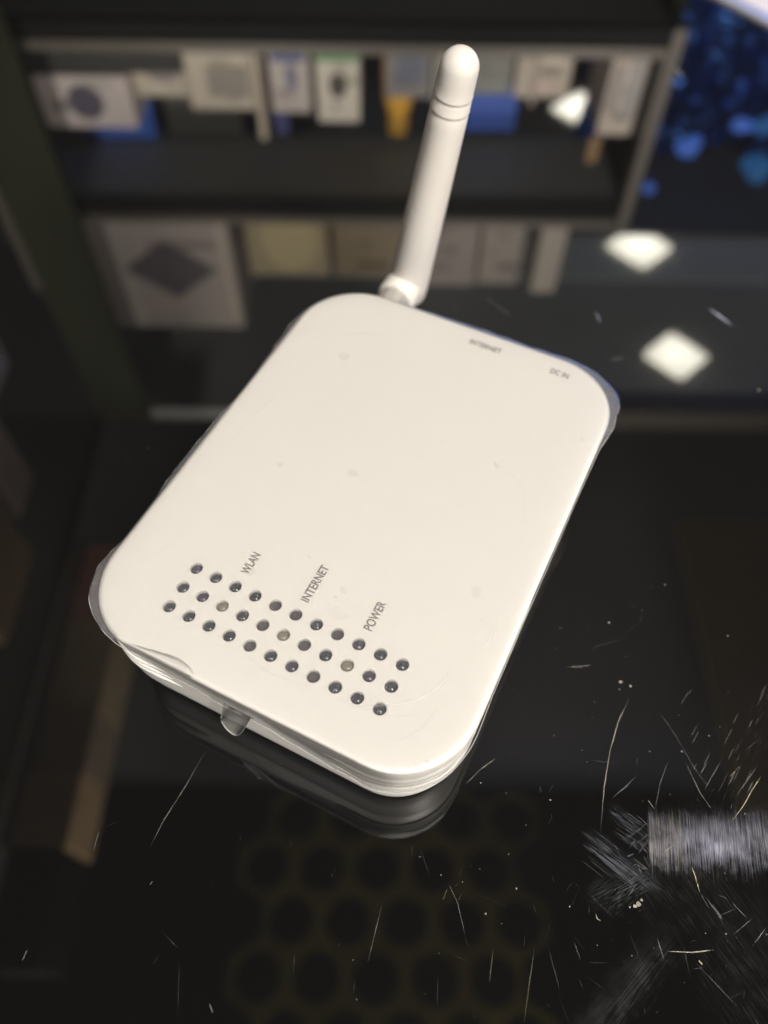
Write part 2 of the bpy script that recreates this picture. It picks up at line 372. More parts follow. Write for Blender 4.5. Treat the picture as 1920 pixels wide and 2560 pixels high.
# brushed patch: fine parallel scuffs with lamp sheen painted into their tone, sharp left border
def pt(px, py):   # patch frame: 100 units right = 2.74 mm, 100 units down = 2.65 mm
    return (61.2 + px * .0274 - py * .0032, -71.6 - py * .0262)
def streak(p0, p1, wd, col, al, f, seg):
    """ribbon whose strength follows f(patch x, patch y)"""
    b0 = len(rb.v); a_ = Vector((*pt(*p0), 0)); b_ = Vector((*pt(*p1), 0)); dn = (b_ - a_).normalized(); nv = Vector((-dn.y, dn.x, 0)) * wd / 2
    for k in range(seg + 1):
        t_ = k / seg; c_ = a_.lerp(b_, t_); px = p0[0] + (p1[0] - p0[0]) * t_; py = p0[1] + (p1[1] - p0[1]) * t_
        aa = max(0, min(1, al * f(px, py))) * (0 if k in (0, seg) else 1)
        for q in (c_ - nv, c_ + nv): rb.v.append((q.x, q.y, 0.00006)); rb.c.append((*col, aa))
    for k in range(seg):
        q = b0 + 2 * k; rb.f.append((q, q + 1, q + 3, q + 2))
def patch_f(px, py):
    top_ = -205 + 25 * noise.noise(Vector((px / 60, 0, 3))) - 10; bot_ = 215 + 45 * noise.noise(Vector((px / 75, 7, 3))) + .03 * px
    e = 1 / (1 + math.exp(-(py - top_) / 22)) * 1 / (1 + math.exp((py - bot_) / 30))
    g_ = .55 + .55 * math.exp(-((px - 520) / 260) ** 2 - ((py - 10) / 150) ** 2) + .25 * math.exp(-((px - 40) / 60) ** 2)
    return e * g_ * (.45 + 1.0 * abs(noise.noise(Vector((px / 9, py / 220, 0)))) + .4 * noise.noise(Vector((px / 55, py / 60, 9))))
for i in range(330):
    px = random.uniform(0, 1250)
    ln = random.choice((120, 220, 420, 640)) * random.uniform(.6, 1.1); cen = random.gauss(10, 110)
    if ln > 380: cen = random.uniform(-40, 50)
    col = W_ if px < 260 and random.random() < .6 else random.choice((B_, B_, G_, (0.60, 0.61, 0.74)))
    dr = random.gauss(0, 2.5)
    streak((px, cen - ln / 2), (px + dr, cen + ln / 2), random.uniform(.03, .08), col, random.uniform(.1, .5), patch_f, 9)
# crossing diagonal scuffs left of the patch
def diag_f(px, py):
    return (.35 + 1.3 * abs(noise.noise(Vector((px / 60, py / 60, 2))))) * (1 if px < 5 else 0)
for i in range(40):   # bundle next to the patch
    cx, cy = random.uniform(-230, -10), random.uniform(-200, 60); cx -= max(0, -cy - 120) * .3
    ln = random.uniform(60, 260)
    streak((cx - ln * .41, cy - ln * .28), (min(cx + ln * .41, 2), cy + ln * .28), random.uniform(.04, .12), random.choice((B_, G_, B_)), random.uniform(.05, .3), diag_f, 6)
for i in range(55):   # long bundle
    u = random.gauss(0, 48); t_ = random.uniform(0, 1); cx, cy = -470 + 300 * t_ + u * .6, 0 + 230 * t_ - u * .8 + 40
    ln = random.uniform(80, 330)
    streak((cx - ln * .40, cy - ln * .30), (cx + ln * .40, cy + ln * .30), random.uniform(.04, .13), random.choice((B_, G_, (0.5, 0.58, 0.72))), random.uniform(.05, .32), diag_f, 6)
for i in range(16):   # wisps between
    cx, cy = random.gauss(-130, 90), random.gauss(60, 90); ln = random.uniform(50, 170); an = random.choice((-.9, -.6, .7, 1.3)) + random.gauss(0, .15)
    if cx > -20: continue
    streak((cx, cy), (min(0, cx + ln * math.cos(an)), cy + ln * math.sin(an)), random.uniform(.1, .35), random.choice((B_, G_)), random.uniform(.05, .2), diag_f, 5)
for i in range(26):   # slanting group above the patch
    x, y = random.uniform(70, 96), random.uniform(-62, -38); ln = random.uniform(2, 7)
    rb.line([(x, y), (x + ln * .58, y + ln * .8)], random.uniform(.06, .13), G_, random.uniform(.1, .35), seg=4)
for i in range(170):  # random fine scratches, denser towards the right
    x = random.gauss(62, 26); y = random.uniform(-108, -15)
    if random.random() < .22: x = random.uniform(-75, 60); y = random.uniform(-108, -60)
    an = random.choice((random.gauss(1.2, .3), random.gauss(-1.0, .35), random.uniform(0, 3.14)))
    ln = random.expovariate(1 / 2.4) + .4
    rb.line([(x, y), (x + ln * math.cos(an), y + ln * math.sin(an))], random.uniform(.03, .09), random.choice((G_, G_, W_, B_)), random.uniform(.03, .16), seg=3)
rb.build("scratch_marks", cnt)
rd = Ribbons()
for i in range(190):
    x = random.uniform(-80, 100); y = random.uniform(-108, 130)
    if random.random() < .45: x = random.gauss(45, 30); y = random.uniform(-105, 0)
    rd.dot(x, y, random.choice((.06, .08, .1, .12, .2)) * random.uniform(.6, 1.2), random.choice((W_, G_, (0.75, 0.75, 0.72))), random.uniform(.1, .55))
for x, y, r_, al in [(56.8, -84.2, .55, .35), (56.0, -84.6, .35, .5), (57.6, -83.4, .3, .4), (54.9, -84.8, .16, .9), (60.5, -35.5, .35, .4), (62.8, -36.5, .25, .7), (118, 60, .5, .4)]:
    rd.dot(x, y, r_, W_, al)
rd.build("dust_specks", cnt)

# ------------------------------------------------------------------ router
RW, RH, RR, TOP = 87.3, 117.7, 17.2, 31.25
router = empty("wifi_router", (0, 0, 0), R(-25.651))
tag(router, "white wireless router with one antenna and rows of small dark lenses, on black glass", "router")
router.scale = (0.001, 0.001, 0.001)   # its parts are drawn in millimetres

def outline(inset, n=14, mx=10, my=14):
    """rounded rectangle, counter-clockwise, starts at the right end of the front edge"""
    hw, hh, r = RW / 2 - inset, RH / 2 - inset, max(RR - inset, 1.0)
    P = []
    def arc(cx, cy, a0):
        for i in range(n + 1):
            a_ = a0 + (math.pi / 2) * i / n
            P.append((cx + r * math.cos(a_), cy + r * math.sin(a_)))
    def seg(p, q, k):
        for i in range(1, k): P.append((p[0] + (q[0] - p[0]) * i / k, p[1] + (q[1] - p[1]) * i / k))
    arc(hw - r, -hh + r, -math.pi / 2); seg((hw, -hh + r), (hw, hh - r), my)
    arc(hw - r, hh - r, 0); seg((hw - r, hh), (-hw + r, hh), mx)
    arc(-hw + r, hh - r, math.pi / 2); seg((-hw, hh - r), (-hw, -hh + r), my)
    arc(-hw + r, -hh + r, math.pi); seg((-hw + r, -hh), (hw - r, -hh), mx)
    return P
def ring(bm, z, inset): return [bm.verts.new((x, y, z)) for x, y in outline(inset)]
def bridge(bm, a_, b_):
    n = len(a_)
    for i in range(n): bm.faces.new((a_[i], a_[(i + 1) % n], b_[(i + 1) % n], b_[i]))

# top cover with 33 real holes
GX, GY, PX, PY = 0.156, -42.376, 5.0, 5.157
holes = [(GX + (c - 5) * PX, GY + (1 - r_) * PY, r_, c) for r_ in range(3) for c in range(11)]
HR = 1.36
bm = bmesh.new()
edge_loops = []
prof = [(1.0, TOP), (.66, TOP - .04), (.36, TOP - .14), (.14, TOP - .32), (.03, TOP - .58), (0, TOP - .9), (0, TOP - 1.7), (.06, TOP - 1.85), (.3, TOP - 2.0), (1.5, TOP - 2.0)]
rings = [ring(bm, z, i) for i, z in prof]
for i in range(len(rings) - 1): bridge(bm, rings[i], rings[i + 1])
loops = list(rings[0])
fill_edges = []
for i in range(len(loops)):
    fill_edges.append(bm.edges.get((loops[i], loops[(i + 1) % len(loops)])))
for x, y, _, _ in holes:
    N = 22
    cs = [(math.cos(k * 2 * math.pi / N), math.sin(k * 2 * math.pi / N)) for k in range(N)]
    r0 = [bm.verts.new((x + (HR + .16) * c, y + (HR + .16) * s, TOP)) for c, s in cs]
    r1 = [bm.verts.new((x + (HR + .04) * c, y + (HR + .04) * s, TOP - .06)) for c, s in cs]
    r2 = [bm.verts.new((x + HR * c, y + HR * s, TOP - .2)) for c, s in cs]
    r3 = [bm.verts.new((x + HR * c, y + HR * s, TOP - 2.0)) for c, s in cs]
    for p_, q_ in ((r0, r1), (r1, r2), (r2, r3)):
        for k in range(N): bm.faces.new((p_[k], p_[(k + 1) % N], q_[(k + 1) % N], q_[k]))
    for k in range(N): fill_edges.append(bm.edges.get((r0[k], r0[(k + 1) % N])))
bmesh.ops.triangle_fill(bm, use_beauty=True, use_dissolve=False, edges=fill_edges, normal=(0, 0, 1))
for f in bm.faces: f.smooth = abs(f.normal.z) < 0.999 or f.calc_center_median().z < TOP - .01
cover = from_bm("top_cover", bm, M['shell'], router)
for p_ in cover.data.polygons: p_.use_smooth = not all(abs(cover.data.vertices[v].co.z - TOP) < 1e-5 for v in p_.vertices)

# lower shell
bm = bmesh.new()
prof = [(1.9, TOP - 1.97), (1.5, TOP - 2.3), (1.3, TOP - 3.4), (.7, TOP - 4.4), (.6, TOP - 6), (.62, 18), (.7, 12), (.8, 10.8), (1.0, 10.1), (1.2, 9.4), (1.8, 5.5), (2.5, 2.2), (3.1, 1.5), (4.5, 1.3)]
rings = [ring(bm, z, i) for i, z in prof]
for i in range(len(rings) - 1): bridge(bm, rings[i], rings[i + 1])
bm.faces.new(rings[-1][::-1])
from_bm("lower_shell", bm, M['shell'], router, smooth=True)
for sx in (-1, 1):
    for sy in (-1, 1):
        bm = bmesh.new(); bmesh.ops.create_cone(bm, cap_ends=True, segments=18, radius1=4, radius2=4.3, depth=1.3)
        bmesh.ops.translate(bm, verts=bm.verts[:], vec=(sx * 28, sy * 43, .66))
        from_bm("rubber_foot", bm, M['rubber'], router)

# perimeter by arc length, for fins and film
OUT = outline(0.0, n=24, mx=40, my=56)
def arc_path(ins, s0, s1, step=0.8):
    """points along the outline between signed arc positions; 0 = middle of the front edge, + runs right then up the right side"""
    P = outline(ins, n=24, mx=40, my=56)
    k0 = min(range(len(P)), key=lambda i: (P[i][1] + RH / 2) ** 2 + P[i][0] ** 2)
    P = P[k0:] + P[:k0]
    cum = [0.0]
    for i in range(len(P)):
        q, r_ = P[i], P[(i + 1) % len(P)]; cum.append(cum[-1] + math.hypot(r_[0] - q[0], r_[1] - q[1]))
    tot = cum[-1]; res = []
    n = max(2, int(abs(s1 - s0) / step))
    import bisect
    for j in range(n + 1):
        s = (s0 + (s1 - s0) * j / n) % tot
        i = min(bisect.bisect_right(cum, s) - 1, len(P) - 1); f = (s - cum[i]) / max(1e-9, cum[i + 1] - cum[i])
        q, r_ = P[i], P[(i + 1) % len(P)]
        dx, dy = r_[0] - q[0], r_[1] - q[1]; l = math.hypot(dx, dy) or 1
        res.append((q[0] + dx * f, q[1] + dy * f, dy / l, -dx / l))
    return res
def fin(s0, s1, z):
    path = arc_path(.6, s0, s1, .7); n = len(path); bm = bmesh.new(); rows = []
    for j, (x, y, nx, ny) in enumerate(path):
        e = min(j, n - 1 - j) * .7; k = min(1, e / 6.0) ** .8
        h = .50 * k; hz = .58 * (0.25 + .75 * k); rows.append([])
        for p, q in ((-.5, hz + .15), (h * .7, hz * .8), (h, hz * .35), (h, -hz * .45), (h * .55, -hz), (-.5, -hz - .1)):
            rows[-1].append(bm.verts.new((x + nx * p, y + ny * p, z + q)))
    for j in range(n - 1):
        for i in range(5): bm.faces.new((rows[j][i], rows[j][i + 1], rows[j + 1][i + 1], rows[j + 1][i]))
    bm.faces.new(rows[0]); bm.faces.new(rows[-1][::-1])
    from_bm("vent_fin", bm, M['shell'], router, smooth=True)
for i, z in enumerate((22.8, 20.4, 18.0)):
    fin(17.5 + i * .7, 92, z)
    fin(-(21.5 - i * 2.1), -92, z)

# lenses in the holes
def dome(ma, r=1.33, h=1.0):
    bm = bmesh.new(); prev = None; N = 20
    for i in range(8):
        a_ = (math.pi / 2) * i / 7
        rr, zz = r * math.cos(a_), h * math.sin(a_)
        if i == 7:
            tv = bm.verts.new((0, 0, h))
            for k in range(N): bm.faces.new((prev[k], prev[(k + 1) % N], tv))
            break
        cur = [bm.verts.new((rr * math.cos(k * 2 * math.pi / N), rr * math.sin(k * 2 * math.pi / N), zz)) for k in range(N)]
        if prev:
            for k in range(N): bm.faces.new((prev[k], prev[(k + 1) % N], cur[(k + 1) % N], cur[k]))
        prev = cur
    base = [bm.verts.new((HR * 1.02 * math.cos(k * 2 * math.pi / N), HR * 1.02 * math.sin(k * 2 * math.pi / N), -.05)) for k in range(N)]
    bm.verts.ensure_lookup_table(); first = bm.verts[:N]
    for k in range(N): bm.faces.new((base[k], base[(k + 1) % N], first[(k + 1) % N], first[k]))
    bm.faces.new(base[::-1])
    for f in bm.faces: f.smooth = True
    me = bpy.data.meshes.new("indicator_lens"); bmesh.ops.recalc_face_normals(bm, faces=bm.faces[:]); bm.to_mesh(me); bm.free(); me.materials.append(ma)
    return me
DM = {k: dome(M[k]) for k in ('lens', 'lens_violet', 'lens_taupe', 'lens_wet')}
taupe = {(1, 2), (1, 5), (1, 8)}; wet = {(0, 4), (0, 5), (1, 4), (0, 7), (2, 4), (1, 6), (2, 7)}; violet = {(1, 1), (1, 9), (2, 6), (0, 0), (0, 8), (1, 6)}
for x, y, r_, c in holes:
    k = 'lens_taupe' if (r_, c) in taupe else 'lens_wet' if (r_, c) in wet else 'lens_violet' if (r_, c) in violet else 'lens'
    o = link("indicator_lens", DM[k], router, None, (x, y, TOP - 1.24 + random.uniform(-.04, .04)))
    o.rotation_euler = (random.uniform(-.05, .05), random.uniform(-.05, .05), random.uniform(0, 6))
    if k == 'lens_taupe': o["label"] = "paler beige lens of the middle row"

# printed words
def words(s, x, y, size, rz, ma, sx=1.0):
    cu = bpy.data.curves.new("printed_label", 'FONT'); cu.body = s; cu.size = size; cu.align_x = 'LEFT'; cu.align_y = 'CENTER'
    cu.fill_mode = 'FRONT'; cu.offset = 0.022 * size
    tmp = bpy.data.objects.new("tmp", cu); COL.objects.link(tmp)
    dg = bpy.context.evaluated_depsgraph_get(); dg.update()
    me = bpy.data.meshes.new_from_object(tmp.evaluated_get(dg))
    bpy.data.objects.remove(tmp)
    me.materials.clear()
    o = link("printed_label", me, router, ma, (x, y, TOP + .02))
    xs = [v.co.x for v in me.vertices]; ext = max(xs) - min(xs)
    for v in me.vertices: v.co.x *= sx / ext
    o.rotation_euler = (0, 0, rz)
    return o
words("WLAN", -14.75, -33.6, 2.75, R(90), M['ink'], 5.6)["label"] = "small grey printed word WLAN"
words("INTERNET", 0.35, -33.8, 2.75, R(90), M['ink'], 9.6)["label"] = "small grey printed word INTERNET above the lens rows"
words("POWER", 15.4, -33.7, 2.75, R(90), M['ink'], 7.2)["label"] = "small grey printed word POWER"
words("INTERNET", 1.6, 53.6, 2.5, 0, M['ink'], 9.0)["label"] = "small grey printed word INTERNET at the rear edge"
words("DC IN", 24.6, 53.2, 2.5, 0, M['ink'], 4.9)["label"] = "small grey printed words DC IN at the rear corner"

# rear sockets
for x0, x1, z0, z1 in ((0.5, 13.5, 8.5, 20.5), (23, 31, 9.5, 18)):
    bm = bmesh.new(); add_box(bm, x0, x1, RH / 2 - .9, RH / 2 - .35, z0, z1, .4)
    from_bm("rear_socket", bm, M['socket'], router)

# antenna
def frame_from(axis):
    return Vector(axis).normalized().to_track_quat('Z', 'Y').to_matrix()
def lathe(bm, prof, n=32, mtx=None, org=Vector((0, 0, 0))):
    rows = []
    for r_, z in prof:
        rows.append([])
        for k in range(n):
            v = Vector((r_ * math.cos(k * 2 * math.pi / n), r_ * math.sin(k * 2 * math.pi / n), z))
            if mtx is not None: v = mtx @ v
            rows[-1].append(bm.verts.new(v + org))
    for i in range(len(rows) - 1):
        for k in range(n): bm.faces.new((rows[i][k], rows[i][(k + 1) % n], rows[i + 1][(k + 1) % n], rows[i + 1][k]))
    bm.faces.new(rows[0][::-1]); bm.faces.new(rows[-1])
P0 = Vector((-28.8, 80.9, 19.0)); P1 = Vector((-17.5, 78.65, 86.95)); ax = (P1 - P0); AL = ax.length
rb_, rt_ = 6.05, 4.62
def rad(t): return rb_ + (rt_ - rb_) * t
prof = [(3.2, -7.2), (4.6, -6.6), (5.7, -5.2), (6.0, -3.6)]
for i in range(0, 17): prof.append((rad(i * .05), i * .05 * AL))
for tc_ in (.850, .902):
    prof += [(rad(tc_ - .012), (tc_ - .012) * AL), (rad(tc_) - .10, (tc_ - .007) * AL), (rad(tc_) - .20, (tc_ - .003) * AL), (rad(tc_) - .22, (tc_) * AL), (rad(tc_) - .12, (tc_ + .004) * AL), (rad(tc_) + .09, (tc_ + .007) * AL), (rad(tc_ + .012), (tc_ + .012) * AL)]
prof += [(rad(.95), .95 * AL), (rad(.98), .98 * AL)]
for i in range(1, 12):
    a_ = math.pi / 2 * i / 12
    prof.append((rt_ * math.cos(a_), AL * 1.0 + rt_ * 1.0 * math.sin(a_)))
bm = bmesh.new(); lathe(bm, prof, 40, frame_from(ax), P0)
ant = from_bm("antenna", bm, M['antenna'], router, smooth=True)
bm = bmesh.new(); lathe(bm, [(4.8, 0), (5.6, .3), (5.95, 1.0), (5.95, 6.2), (5.6, 6.9), (4.6, 7.2)], 36, frame_from((0, 1, 0)), Vector((-29.2, 71.6, 18.6)))
from_bm("antenna_collar", bm, M['collar'], ant, smooth=True)
bm = bmesh.new(); lathe(bm, [(4.9, 0), (5.1, .4), (5.1, 4), (4.7, 4.3), (4.7, 5.0), (5.0, 5.3), (5.0, 14), (4.6, 14.4)], 14, frame_from((0, 1, 0)), Vector((-29.2, 57.6, 18.6)))
from_bm("antenna_connector", bm, M['connector'], ant)

# protective film: a loose clear sheet over the top with flaps past the edge
def film_profile(x, y, s, tot):
    """(overhang, drop) at arc position s measured from the middle of the front edge, + to the right"""
    keys = [(-168, .5, .8), (-150, .3, 1), (-132, 1.2, .5), (-120, .5, .4), (-112, .15, .4), (-104, .15, .4), (-98, .8, .3), (-84, 1.1, .4), (-74, 1.0, .4), (-69, .4, .5), (-60, .35, .5),
            (-57, .3, .5), (-53, .9, .3), (-48, 1.7, .3), (-42, 1.9, .3), (-36, 1.3, .4), (-30, .7, .6), (-26, .4, .8), (-18, .6, 2.6), (-9, .7, 3.4), (-5, .9, 4), (5, .9, 4), (12, .8, 7), (22, .8, 9.5), (30, .9, 11), (42, .8, 10), (52, .6, 7), (62, .35, 3.5), (80, .25, 2.0), (110, .22, 1.2), (128, .35, .8), (140, 1.6, .7), (148, 3.4, 1.0), (154, 2.8, 1.2), (160, 2.0, 1.0), (172, 1.3, .8), (186, 1.6, .8)]
    if s < keys[0][0]: s += tot
    if s > keys[-1][0]:
        s0, s1 = keys[-1], (keys[0][0] + tot, keys[0][1], keys[0][2]); f = (s - s0[0]) / (s1[0] - s0[0])
        return s0[1] + (s1[1] - s0[1]) * f, s0[2] + (s1[2] - s0[2]) * f
    for i in range(len(keys) - 1):
        if keys[i][0] <= s <= keys[i + 1][0]:
            f = (s - keys[i][0]) / (keys[i + 1][0] - keys[i][0]); f = f * f * (3 - 2 * f)
            return keys[i][1] + (keys[i + 1][1] - keys[i][1]) * f, keys[i][2] + (keys[i + 1][2] - keys[i][2]) * f
path = arc_path(0, 0, 372.4 if False else 2 * (RW + RH) - 8 * RR + 2 * math.pi * RR, .9)[:-1]
TOT = 2 * (RW + RH) - 8 * RR + 2 * math.pi * RR
n = len(path)
bm = bmesh.new(); rws = [[] for _ in range(8)]; edge_pts = []
for j, (x, y, nx, ny) in enumerate(path):
    s = TOT * j / n
    if s > TOT / 2: s -= TOT
    ov, dr = film_profile(x, y, s, TOT)
    wv = noise.noise(Vector((s * .22, 3.1, 0))) * .18 * min(1, ov)
    ov = max(.12, ov + wv); zt = TOP + .22
    for i, (p, q) in enumerate([(-6, 0), (-1.6, 0), (-.6, -.12), (.05, -.55), (ov * .5 + .02, -.55 - dr * .25), (ov * .8 + .06, -.6 - dr * .55), (ov, -.65 - dr * .8), (ov + .03, -.7 - dr)]):
        wob = noise.noise(Vector((s * .35, i * 1.7, 5))) * (.14 if i > 3 else .02) * min(1.5, ov)
        rws[i].append(bm.verts.new((x + nx * (p + wob), y + ny * (p + wob), zt + q + wob * .4)))
    edge_pts.append(rws[7][-1].co.copy())
for i in range(7):
    for j in range(n): bm.faces.new((rws[i][j], rws[i][(j + 1) % n], rws[i + 1][(j + 1) % n], rws[i + 1][j]))
bm.faces.new(rws[0])
for f in bm.faces: f.smooth = True
film = from_bm("protective_film", bm, M['film'], router)
film.data.materials.append(M['film_flap'])
for p_ in film.data.polygons:
    c_ = p_.center
    dq = max(abs(c_.x) - RW / 2 + RR, 0), max(abs(c_.y) - RH / 2 + RR, 0)
    p_.material_index = 1 if math.hypot(*dq) > RR - .3 or c_.x < -RW / 2 + .3 or c_.y > RH / 2 - .3 else 0
    if c_.y < -RH / 2 + RR and c_.x > -RW / 2 + RR - 4 or c_.x > RW / 2 - 9 and c_.y < RH / 2 - RR - 8: p_.material_index = 0
def tube(bm, pts, r, closed=False, k=5):
    rows = []
    m_ = len(pts)
    for i in range(m_):
        a_ = pts[(i - 1) % m_ if closed else max(0, i - 1)]; b_ = pts[(i + 1) % m_ if closed else min(m_ - 1, i + 1)]
        mt = (b_ - a_).normalized().to_track_quat('Z', 'Y').to_matrix()
        rows.append([bm.verts.new(pts[i] + mt @ Vector((r * math.cos(q * 2 * math.pi / k), r * math.sin(q * 2 * math.pi / k), 0))) for q in range(k)])
    for i in range(m_ if closed else m_ - 1):
        for q in range(k): bm.faces.new((rows[i][q], rows[i][(q + 1) % k], rows[(i + 1) % m_][(q + 1) % k], rows[(i + 1) % m_][q]))
bm = bmesh.new(); tube(bm, edge_pts, .10, True)
from_bm("film_edge", bm, M['film_edge'], film, smooth=True)
# pull tab on the front edge
yt = -RH / 2 - .95
tab = [(-3.6, 29.0), (-5.2, 22.0), (-6.4, 17.5), (-6.6, 15.0), (-6.1, 12.6), (-5.2, 11.2), (-4.2, 10.6), (-3.2, 11.2), (-2.4, 12.6), (-1.3, 15.5), (-.1, 19.5), (1.5, 25.0), (2.6, 28.6), (3.4, 29.2)]
bm = bmesh.new(); vs = [bm.verts.new((x, yt - .9 * ((29 - z) / 18) ** 2, z)) for x, z in tab]; bm.faces.new(vs)
from_bm("pull_tab", bm, M['film'], film)
bm = bmesh.new(); tube(bm, [Vector((x, yt - .02 - .9 * ((29 - z) / 18) ** 2, z)) for x, z in tab], .12)
from_bm("tab_edge", bm, M['film_edge'], film, smooth=True)

# creases and painted white corner glints, trapped dust and smudges on the film
fm = Ribbons(); WH = (0.92, 0.91, 0.88); SM = (0.45, 0.43, 0.40)
for pts, wd, col, al in [([(21, -49), (26, -46.5), (31, -43), (34, -38), (34.5, -33)], .35, WH, .35), ([(12, -48.5), (20, -49.5), (28, -48), (33, -45)], .3, SM, .18), ([(31, -52), (34.5, -47), (35.5, -42)], .22, WH, .3),
        ([(-36, -40), (-33, -34), (-31.5, -27)], .3, SM, .12), ([(38.5, -28), (39.2, -23), (38.9, -20)], .2, WH, .6), ([(-30, 40), (-24, 44), (-16, 46)], .4, SM, .10), ([(-8, -49), (2, -51), (12, -50)], .35, SM, .14),
        ([(-38, -10), (-36, 6), (-34, 20)], .35, SM, .08), ([(24, 20), (32, 14), (36, 4)], .4, SM, .07), ([(33, -57.2), (36.5, -54.6), (39.3, -51.2)], .3, WH, .8), ([(36, -55.6), (37.2, -54.2)], .5, (1, 1, .95), .9)]:
    fm.line(pts, wd, col, al * (.25 if col == SM else .45), wob=.03, seg=6)
for k in range(45):
    fm.dot(random.uniform(-40, 40), random.uniform(-56, 56), random.choice((.12, .16, .2, .35)), SM if random.random() < .7 else WH, random.uniform(.04, .14))
for k in range(9):
    fm.dot(random.uniform(-36, 38), random.uniform(-54, 40), random.uniform(.7, 1.7), (0.66, 0.64, 0.60), random.uniform(.03, .075))
fm.build("film_marks", film, 1.0, TOP + .24)
# loose fold of the film lying on the front left edge
arc = [(-28.6, -58.6), (-26.6, -58.25), (-25.0, -57.9), (-23.0, -57.6), (-21.2, -57.2), (-19.2, -56.85), (-17.4, -56.6), (-15.8, -56.55), (-14.4, -56.8), (-13.2, -57.1), (-12.3, -57.5), (-11.6, -58.0)]
bm = bmesh.new(); rows = []
for k, (x, y) in enumerate(arc):
    e = math.sin(math.pi * k / (len(arc) - 1)); yo = -58.75 - .15 * e; rows.append([])
    for t_, h in ((0, .27), (.15, .30 + .25 * e), (.5, .32 + .5 * e), (.85, .1 + .3 * e), (1, -.5)):
        rows[-1].append(bm.verts.new((x, y + (yo - y) * t_, TOP + h)))
for k in range(len(rows) - 1):
    for q in range(4): bm.faces.new((rows[k][q], rows[k][q + 1], rows[k + 1][q + 1], rows[k + 1][q]))
from_bm("film_fold", bm, M['film'], film, smooth=True)
bm = bmesh.new(); tube(bm, [Vector((x, y, TOP + .3)) for x, y in arc[5:]], .07)
from_bm("film_edge", bm, M['film_edge'], film, smooth=True)

# ------------------------------------------------------------------ what the glass mirrors: the shop behind the counter
def carton(name, label, x0, x1, y0, z0, z1, color, dep=0.12, rz=0.0, prints=(), group="boxed goods on the display shelf"):
    o = empty(name, ((x0 + x1) / 2, y0, z0), rz); tag(o, label, "box", group)
    hw = (x1 - x0) / 2; key = "carton_%d_%d_%d" % tuple(int(c * 100) for c in color)
    if key not in M: M[key] = mat(key, color, 0.55, noise_amt=0.08, noise_scale=25)
    box("carton_body", -hw, hw, 0, dep, 0, z1 - z0, M[key], o, 0.003)
    rn = random.Random(label)
    if name == 'carton' and z1 - z0 > .07:
        H_ = z1 - z0; extra = []
        for q in range(4):
            k_ = rn.choice((.55, .7, 1.25, .45)); rx_ = rn.uniform(.12, .5) * hw; cx_ = rn.uniform(-.45, .45) * hw
            extra.append(('sq', cx_, H_ * (.08 + .22 * q + rn.uniform(0, .1)), rx_, rn.uniform(.002, .006) * (1 + H_ * 3), tuple(min(.8, c * k_ * rn.uniform(.9, 1.1)) for c in color)))
        prints = tuple(extra) + tuple(prints)
    for n_p, (shape, cx, cz, rx, rzz, col) in enumerate(prints):
        key = "print_%d_%d_%d" % tuple(int(c * 100) for c in col)
        if key not in M: M[key] = mat(key, col, 0.5, noise_amt=0.2, noise_scale=40)
        bm = bmesh.new()
        if shape == 'disc': P = [(cx + rx * math.cos(k * .3142), cz + rzz * math.sin(k * .3142)) for k in range(20)]
        elif shape == 'dia': P = [(cx - rx, cz), (cx, cz - rzz), (cx + rx, cz), (cx, cz + rzz)]
        else: P = [(cx - rx, cz - rzz), (cx + rx, cz - rzz), (cx + rx, cz + rzz), (cx - rx, cz + rzz)]
        v0 = [bm.verts.new((p, -.0008 - .0002 * n_p, q)) for p, q in P]; v1 = [bm.verts.new((p, .0005, q)) for p, q in P]
        bm.faces.new(v0)
        for k in range(len(P)): bm.faces.new((v0[k], v1[k], v1[(k + 1) % len(P)], v0[(k + 1) % len(P)]))
        from_bm("printed_picture", bm, M[key], o)
    return o
DK = (0.05, 0.05, 0.06)
shelf = empty("display_shelf", (0, 1.0, -0.9)); tag(shelf, "open backed black display shelf with pale front edges, standing behind the counter", "shelf")
def sp(name, x0, x1, y0, y1, z0, z1, ma): return box(name, x0, x1, y0 - 1.0, y1 - 1.0, z0 + .9, z1 + .9, ma, shelf, 0.0)
for z in (0.335, 0.607):
    sp("shelf_board", -.585, .376, 1.012, 1.20, z + .002, z + .034, M['board'])
    sp("shelf_trim", -.585, .376, 1.0, 1.012, z - .002, z + .021, M['dark_trim'])
    sp("shelf_lip", -.585, .376, .998, 1.011, z + .0225, z + .036, M['pale_trim'])
sp("shelf_board", -.585, .376, 1.012, 1.20, -.05, -.02, M['board'])
sp("upright", .379, .396, .998, 1.03, .333, .645, M['pale_trim'])
sp("upright", .379, .396, 1.032, 1.20, -.9, .645, M['dark_trim'])
sp("upright", -.602, -.588, .998, 1.20, -.9, 1.09, M['dark_trim'])
carton("carton", "white carton with a dark round print at the left end of the lower shelf", -.525, -.385, 1.05, .4315, .512, (0.66, 0.58, 0.56), .12, 0, [('disc', .0, .040, .027, .026, (0.10, 0.09, 0.13))])
carton("low_carton", "flat black carton under the white carton with the round print", -.53, -.30, 1.055, .3712, .4305, (0.03, 0.03, 0.03))
carton("blue_box", "bright blue box behind the white carton with the round print", -.53, -.398, 1.170, .373, .603, (0.09, 0.24, 0.95), .02)
carton("carton", "beige carton with a faint grey disc, second from the left on the lower shelf", -.384, -.302, 1.08, .3712, .478, (0.62, 0.55, 0.45), .1, 0, [('disc', .005, .06, .026, .028, (0.36, 0.32, 0.30))])
carton("dark_box", "charcoal box standing behind the beige cartons on the lower shelf", -.378, -.25, 1.182, .373, .602, (0.10, 0.10, 0.085), .016)
carton("carton", "tall beige carton with a grey oblong print on the lower shelf", -.298, -.200, 1.055, .3712, .483, (0.62, 0.55, 0.45), .12, 0, [('sq', .012, .07, .03, .022, (0.32, 0.29, 0.25))])
